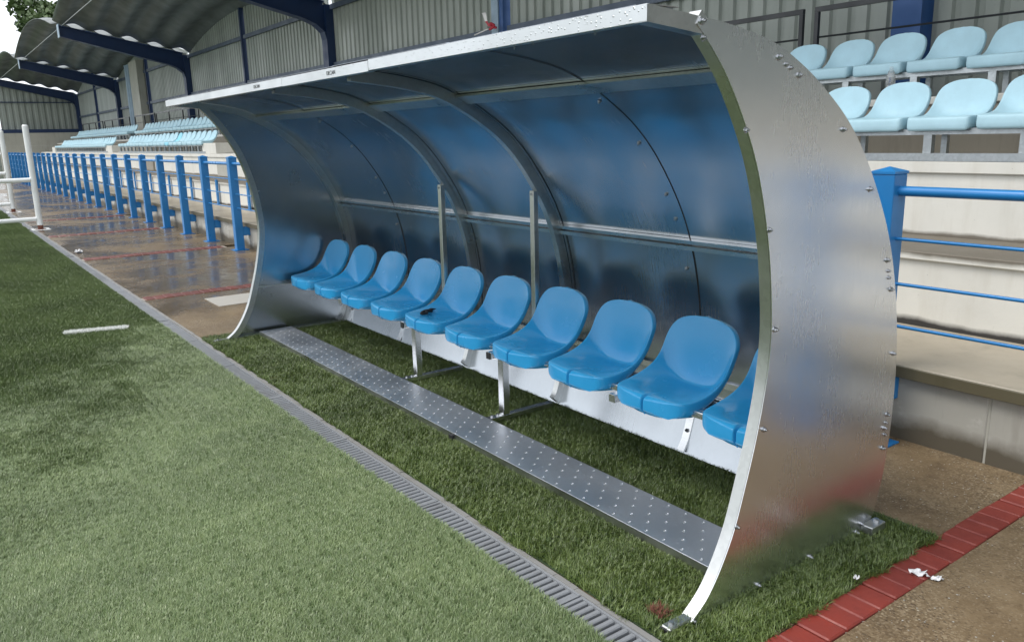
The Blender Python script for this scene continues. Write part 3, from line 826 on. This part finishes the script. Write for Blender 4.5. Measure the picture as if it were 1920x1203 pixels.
for x in (-1.0, -4.0, -4.93):
    P = np.array([(np.interp(z, rear[:60, 1], rear[:60, 0])-.004, z) for z in np.linspace(.03, .40, 8)])
    BP(MB().strip(P, x-.022, x+.022, .012), 'rear_leg', smooth=30)
    BP(MB().box(x-.02, x+.02, .6, 1.15, .396, .4335), 'cross_tube', bevel=.002)
    BP(MB().cyl((x, np.interp(.13, rear[:60, 1], rear[:60, 0])-.016, .135), (x, np.interp(.13, rear[:60, 1], rear[:60, 0])-.026, .13), .009, 6), 'bolt', 'steel_bolt')

# ================================================================== GOAL FRAMES
for gx, lab in ((-17.02, 'white tubular steel frame with rusty foot, nearer of the two at far left'), (-22.7, 'white tubular steel frame behind the nearer one at the left edge')):
    g = empty('tubular_frame', lab, 'goal frame', (gx, -.03, 0), 'white tubular frames at the pitch side')
    for y in (0, -2.1):
        MB().cyl((0, y, .09), (0, y, 2.02), .056, 16).build('upright', 'white_paint', g, smooth=40)
        MB().cyl((0, y, 2.02), (0, y, 2.05), .058, 16, .04).build('top_cap', 'white_paint', g, smooth=40)
        MB().cyl((0, y, .0), (0, y, .09), .05, 14).cyl((0, y, 0), (0, y, .012), .1, 14).build('foot', 'rust', g, smooth=40)
    for z in (.985, .21):
        MB().cyl((0, -.05, z), (0, -2.05, z-.01), .045, 12).build('cross_bar', 'white_paint', g, smooth=40)
    fl = MB().box(-.22, .22, -.16, .16, .001, .006).build('foot_plate', 'white_paint', g)

# ================================================================== GRASS
def blades(n_, sx, sy, Lr, lean, az, azs, wd, curl, seed):
    g = np.random.default_rng(seed)
    x = g.uniform(-sx/2, sx/2, n_); y = g.uniform(-sy/2, sy/2, n_)
    ln = g.uniform(*Lr, n_); th = g.normal(lean[0], lean[1], n_).clip(.05, 1.45); a = az+g.normal(0, azs, n_)
    dx, dy = np.cos(a), np.sin(a); wx, wy = -np.sin(a+g.normal(0, .5, n_)), np.cos(a)
    V = np.zeros((n_, 5, 3)); hw = wd*g.uniform(.7, 1.2, n_)/2
    th2 = (th+curl).clip(0, 1.7)
    m1 = np.stack([x+dx*np.sin(th)*ln*.55, y+dy*np.sin(th)*ln*.55, np.cos(th)*ln*.55], 1)
    m2 = m1+np.stack([dx*np.sin(th2)*ln*.45, dy*np.sin(th2)*ln*.45, np.cos(th2)*ln*.45], 1)
    V[:, 0] = np.stack([x-wx*hw, y-wy*hw, 0*x], 1); V[:, 1] = np.stack([x+wx*hw, y+wy*hw, 0*x], 1)
    W = np.stack([wx*hw, wy*hw, 0*x], 1)*.85
    V[:, 2] = m1+W; V[:, 3] = m1-W; V[:, 4] = m2
    V[:, 2:, 2] = V[:, 2:, 2].clip(.002, None)
    return V, g.uniform(0, 1, n_)
def blade_mesh(name, mt, V, tone):
    n_ = len(V); me = bpy.data.meshes.new(name)
    me.vertices.add(n_*5); me.vertices.foreach_set('co', V.reshape(-1).astype(np.float32))
    o = np.arange(n_)*5
    loops = np.stack([o, o+1, o+2, o+3, o+3, o+2, o+4], 1).reshape(-1)
    me.loops.add(n_*7); me.loops.foreach_set('vertex_index', loops.astype(np.int32))
    st = np.stack([np.arange(n_)*7, np.arange(n_)*7+4], 1).reshape(-1)
    me.polygons.add(n_*2); me.polygons.foreach_set('loop_start', st.astype(np.int32))
    me.update(calc_edges=True); me.validate()
    at = me.attributes.new('tone', 'FLOAT', 'POINT'); at.data.foreach_set('value', np.repeat(tone, 5).astype(np.float32))
    me.materials.append(M[mt]); me.shade_smooth(); return me
def scatter(name, pts, patches, rot, scl=(.92, 1.08), idx=None):
    me = bpy.data.meshes.new(name); me.from_pydata([tuple(p) for p in pts], [], [])
    o = bpy.data.objects.new(name, me); C.objects.link(o)
    ng = bpy.data.node_groups.new(name, 'GeometryNodeTree')
    ng.interface.new_socket(name='Geometry', in_out='INPUT', socket_type='NodeSocketGeometry')
    ng.interface.new_socket(name='Geometry', in_out='OUTPUT', socket_type='NodeSocketGeometry')
    gi = ng.nodes.new('NodeGroupInput'); go = ng.nodes.new('NodeGroupOutput'); ip = ng.nodes.new('GeometryNodeInstanceOnPoints'); jn = ng.nodes.new('GeometryNodeJoinGeometry')
    for p in patches:                    # Join Geometry lists its inputs last link first
        oi = ng.nodes.new('GeometryNodeObjectInfo'); oi.inputs['Object'].default_value = p; oi.inputs['As Instance'].default_value = True
        ng.links.new(oi.outputs['Geometry'], jn.inputs[0])
    ng.links.new(gi.outputs[0], ip.inputs['Points']); ng.links.new(jn.outputs[0], ip.inputs['Instance']); ip.inputs['Pick Instance'].default_value = True
    rv = ng.nodes.new('FunctionNodeRandomValue'); rv.data_type = 'FLOAT_VECTOR'; rv.inputs[0].default_value = (0, 0, -rot); rv.inputs[1].default_value = (0, 0, rot)
    ng.links.new(rv.outputs[0], ip.inputs['Rotation'])
    rs = ng.nodes.new('FunctionNodeRandomValue'); rs.data_type = 'FLOAT'; rs.inputs[2].default_value = scl[0]; rs.inputs[3].default_value = scl[1]; rs.inputs['Seed'].default_value = 5
    ng.links.new(rs.outputs[1], ip.inputs['Scale'])
    ri = ng.nodes.new('FunctionNodeRandomValue'); ri.data_type = 'INT'; ri.inputs[4].default_value = 0; ri.inputs[5].default_value = len(patches)-1; ri.inputs['Seed'].default_value = 9
    if idx is None: ng.links.new(ri.outputs[2], ip.inputs['Instance Index'])
    else:
        at = me.attributes.new('pick', 'INT', 'POINT'); at.data.foreach_set('value', len(patches)-1-np.array(idx, np.int32))
        na = ng.nodes.new('GeometryNodeInputNamedAttribute'); na.data_type = 'INT'; na.inputs['Name'].default_value = 'pick'
        ng.links.new(na.outputs[0], ip.inputs['Instance Index'])
    ng.links.new(ip.outputs[0], go.inputs[0])
    md = o.modifiers.new('scatter', 'NODES'); md.node_group = ng
    o['kind'] = 'stuff'; return o
def patch(name, mt, *a):
    V, t = blades(*a); return bpy.data.objects.new(name, blade_mesh(name, mt, V, t))
S = .06
# nap of the pitch: combed one way near the camera, turning over gradually to the other way farther off
NL, NV = 7, 5
pa = []
for l_ in range(NL):
    f_ = l_/(NL-1)
    for k in range(NV):
        pa.append(patch('turf_tuft', 'turf_pitch', 300, S*1.2, S*1.2, (.02, .033), (.85-.22*f_, .3), 2.9-2.7*f_, 1.1, .0021, .35, 200+10*l_+k))
near_p, far_p, idx = [], [], []
def lowf(x, y): return .5*math.sin(y*4.3+.5+.7*math.sin(x*1.7))+.45*math.sin(x*2.3+y*3)+.35*math.sin(x*5.1-y*7+1)+.3*math.sin(x*9.3+y*6)
x = 2.6
while x > -16.5:
    y = -.262-S/2+.005
    while y > (-4.2 if x > -9 else -2.6):
        jx, jy = (rng.uniform(-.006, .006, 2))
        t_ = (-4.7-(y+.3)*1.2-x+.75*lowf(x, y))/3.2+.5
        b_ = 1.15-((x+4.2)**2/.06+(y+.93)**2/.014); t_ = max(t_, min(1, b_*.9))
        lv = int(np.clip(round(np.clip(t_, 0, 1)*(NL-1)+rng.normal(0, .45)), 0, NL-1))
        near_p.append((x+jx, y+jy if y < -.34 else y, 0)); idx.append(lv*NV+int(rng.integers(NV)))
        y -= S
    x -= S
tag(scatter('pitch_turf', near_p, pa, .12, idx=idx), 'green artificial turf of the pitch in front of the dugout', 'turf')
pc = [patch('turf_tuft', 'turf_pitch', 4200, .52, .52, (.022, .036), (.55, .3), .2, 1.2, .005, .3, 60+k) for k in range(3)]
for xx in np.arange(-16.8, -46, -.5):
    for yy in np.arange(-.51, -5, -.5): far_p.append((xx, yy, 0))
tag(scatter('pitch_turf', far_p, pc, .1), 'far strip of artificial turf under the white frames', 'turf')
# mat under the dugout
mat_o = struct(MB().box(-5.24, .19, -.114, 1.262, .0005, .004).build('turf_backing', 'turf_base'))
pm = [patch('turf_tuft', 'turf_mat', 620, .112, .112, (.021, .037), (.64, .32), 1.0+1.4*k, 1.6, .0027, .45, 80+k) for k in range(5)]
mp = []
for xx in np.arange(-5.24+.05, .19-.03, .0955):
    for yy in np.arange(-.114+.05, 1.262-.03, .0955):
        mp.append((xx+rng.uniform(-.015, .015), yy+rng.uniform(-.01, .01), .0041))
tag(scatter('turf_mat', mp, pm, .15), 'darker green artificial turf mat lying under the dugout', 'turf')
# white marking woven into the pitch
n_ = 5200; V, t_ = blades(n_, .5, .085, (.03, .042), (.5, .3), 2.9, 1.4, .003, .3, 5)
mk = link('line_marking', blade_mesh('line_marking', 'turf_white', V, t_), None, (-6.155, -.77, .004), (0, 0, math.radians(73.5)))
mk['kind'] = 'stuff'; tag(mk, 'short white line marking woven into the turf', 'marking')
V, t_ = blades(160, .06, .05, (.02, .04), (.6, .3), 0, 3, .003, .3, 6)
tf = link('dead_tuft', blade_mesh('dead_tuft', 'rust', V, t_), None, (-.1, -.02, .013)); tf['kind'] = 'stuff'; tag(tf, 'reddish brown dead tuft in the turf beside the front foot', 'tuft')

# ================================================================== TREES
def tree(loc, h, r, seed, lab, nleaf=5200, ls=.2):
    g = np.random.default_rng(seed); t = empty('tree', lab, 'tree', loc, 'trees behind the grandstand')
    tr = MB(); tr.cyl((0, 0, 0), (0.1, 0, h*.55), .28, 10, .16)
    tips = []
    for k in range(9):
        a = k*2.4; z0 = h*(.3+.04*k); p1 = Vector((math.cos(a)*r*.6, math.sin(a)*r*.6, z0+h*.22+g.uniform(0, h*.12)))
        tr.cyl((0.05, 0, z0), p1, .11, 7, .04); tips.append(p1)
        p2 = p1+Vector((math.cos(a+.6)*r*.3, math.sin(a+.6)*r*.3, h*.1)); tr.cyl(p1, p2, .045, 6, .02); tips.append(p2)
    tr.build('trunk', 'bark', t, smooth=60)
    cs = [(p, g.uniform(.55, 1.0)*r*.42) for p in tips]+[(Vector((g.uniform(-.5, .5)*r, g.uniform(-.5, .5)*r, h*g.uniform(.6, .95))), r*.4) for k in range(10)]
    n_ = nleaf; V = np.zeros((n_, 5, 3))
    for i in range(n_):
        c, cr = cs[int(g.integers(len(cs)))]
        d = g.normal(0, 1, 3); d /= np.linalg.norm(d); p = np.array(c)+d*cr*g.uniform(.5, 1.08)*np.array((1, 1, .75))
        u = g.normal(0, 1, 3); u /= np.linalg.norm(u); v_ = np.cross(u, g.normal(0, 1, 3)); v_ /= np.linalg.norm(v_); l_ = ls*g.uniform(.6, 1.3)
        V[i] = [p-v_*l_*.2, p+v_*l_*.2, p+u*l_*.6+v_*l_*.3, p+u*l_*.6-v_*l_*.3, p+u*l_*1.1]
    link('crown', blade_mesh('crown', 'leaf', V, g.uniform(0, 1, n_)), t)
tree((-78, 11.0, -.1), 14.2, 4.0, 3, 'leafy green tree rising above the vaulted roofs at upper left', 15000, .42)
tree((-92, 1.7, -.1), 7.0, 3.2, 4, 'green tree at the left edge beyond the end of the grandstand', 6000, .25)

# ================================================================== SMALL THINGS
def crumple(name, mt, loc, sx, sy, sz, seed, lab, cat, rot=0):
    g = np.random.default_rng(seed); n_ = 9; vs = []; fs = []
    for j in range(n_):
        for i in range(n_):
            u = i/(n_-1)-.5; v = j/(n_-1)-.5
            k = 1-.35*abs(math.sin(3*v+seed)); vs.append((u*sx*k+g.normal(0, sx*.04), v*sy+g.normal(0, sy*.04), sz*(.5+.5*math.sin(9*u+5*v+seed))*g.uniform(.2, 1)+.001))
    for j in range(n_-1):
        for i in range(n_-1): o = j*n_+i; fs.append((o, o+1, o+n_+1, o+n_))
    b = MB().add(vs, fs); o = b.build(name, mt, None, smooth=60, loc=loc); o.rotation_euler = (0, 0, rot)
    md = o.modifiers.new('s', 'SOLIDIFY'); md.thickness = .0015
    return tag(o, lab, cat)
crumple('plastic_scrap', 'litter', (.305, .915, .007), .075, .04, .02, 1, 'crumpled white plastic scrap on the red bricks at lower right', 'litter', .5)
crumple('plastic_scrap', 'litter', (.362, .935, .003), .05, .022, .012, 2, 'thin translucent plastic scrap at the outer edge of the red bricks', 'litter', 1.2)
crumple('paper_scrap', 'litter', (.202, .672, .03), .022, .02, .012, 3, 'tiny white scrap between turf mat and red bricks', 'litter')
crumple('paper_scrap', 'litter', (-12.34, -.02, .006), .18, .09, .05, 4, 'white crumpled paper lying in the puddle by the drain', 'litter')
crumple('bottle_cap_scrap', 'red', (-5.25, -.07, .006), .03, .025, .015, 5, 'tiny red scrap by the drain at the far corner of the mat', 'litter')
crumple('orange_scrap', 'orange', (-3.29, .86, .035), .035, .03, .03, 6, 'small orange scrap in the turf behind a bench leg', 'litter')
pt = MB().box(-7.06, -6.53, .41, 1.3, .0005, .006).build('pale_patch', 'patch'); tag(pt, 'pale rectangular cover set in the wet pavement beside the dugout', 'cover')
pb_ = MB()
ICO = [(0, 0, 1), (.9, 0, .3), (.28, .85, .3), (-.72, .53, .3), (-.72, -.53, .3), (.28, -.85, .3), (0, 0, -.5)]
ICF = [(0, 1, 2), (0, 2, 3), (0, 3, 4), (0, 4, 5), (0, 5, 1), (6, 2, 1), (6, 3, 2), (6, 4, 3), (6, 5, 4), (6, 1, 5)]
for k in range(900):
    x, y = (rng.uniform(.35, 1.3), rng.uniform(.15, 2.1)) if k < 560 else (rng.uniform(-.8, .2), rng.uniform(1.3, 2.12))
    r = .0016+.0032*rng.random()**2; a = rng.uniform(0, 6.3)
    pb_.add([(x+r*(p[0]*math.cos(a)-p[1]*math.sin(a))*rng.uniform(.7, 1.2), y+r*(p[0]*math.sin(a)+p[1]*math.cos(a)), .0004+r*.6*(p[2]+.4)) for p in ICO], ICF)
pbo = pb_.build('loose_grit', 'patch', None, smooth=50); pbo['kind'] = 'stuff'; tag(pbo, 'loose pale grit scattered over the pavement at lower right', 'grit')
# strap on the sixth seat from the right
st = MB(); P = [(-.09, .02, .0), (-.05, -.01, .012), (-.02, .01, .006), (.02, -.012, .014), (.05, .006, .008), (.085, -.012, .012), (.06, -.03, .01), (.02, -.02, .016), (-.01, .015, .02)]
Q = spline(P, 40)
for a, b in zip(Q[:-1], Q[1:]): st.cyl(tuple(a), tuple(b), .009, 7)
st.cyl((-.09, .02, .002), (-.13, .05, .01), .006, 6, .003)
o = st.build('strap', 'cloth', None, smooth=60, loc=(-2.90, .745, .487)); o.rotation_euler = (0, 0, -.9); o.scale = (1.0, 1.0, .9)
tag(o, 'crumpled black strap lying on a blue dugout seat', 'strap')
# barrier tape knotted on the wall post above the dugout roof
TS = .62
tpe = empty('barrier_tape', 'red and white barrier tape knotted round a stand column above the dugout roof', 'tape', (-9.26, 5.8, 3.3))
Q = spline([(.16, -.03, -.06), (.05, -.1, -.02), (-.1, -.06, .04), (.06, -.12, .05), (.14, -.08, -.02), (-.05, -.1, -.08)], 40)
kb = MB()
for a, b in zip(Q[:-1], Q[1:]): kb.cyl(tuple(a), tuple(b), .032, 7)
kb.build('knot', 'red', tpe, smooth=60)
Q = spline([(-.1, -.08, .0), (-.2, -.1, .14), (-.27, -.1, .3), (-.34, -.08, .36)], 14)
for k in range(13):
    a, b = Q[k], Q[k+1]; wd = .03+.004*k
    MB().add([(a[0]-wd, a[1], a[2]), (a[0]+wd, a[1]+.01, a[2]), (b[0]+wd, b[1]+.01, b[2]), (b[0]-wd, b[1], b[2])], [(0, 1, 2, 3)]).build('tail', 'red' if k in (0, 1, 2, 3, 4) else 'tape_white', tpe)
MB().cyl((-.1, -.1, -.06), (-.75, -.1, -.14), .014, 6).build('tail', 'tape_white', tpe)
tpe.scale = (TS, TS, TS)
# clear bottle tied under a seat
bt = MB(); pr = [(.0, 0), (.033, .004), (.036, .05), (.031, .06), (.036, .07), (.031, .085), (.036, .1), (.034, .16), (.02, .2), (.013, .215), (.013, .235), (0, .236)]
vs = []; fs = []; nn = 14
for r, z in pr:
    for j in range(nn): t = 2*math.pi*j/nn; vs.append((r*math.cos(t), r*math.sin(t), z))
for i in range(len(pr)-1):
    for j in range(nn): fs.append((i*nn+j, i*nn+(j+1) % nn, (i+1)*nn+(j+1) % nn, (i+1)*nn+j))
o = bt.add(vs, fs).build('plastic_bottle', 'clear', None, smooth=50, loc=(-1.98, 4.53, 1.84)); tag(o, 'crushed clear plastic bottle standing between the two seat rows at upper right', 'bottle')
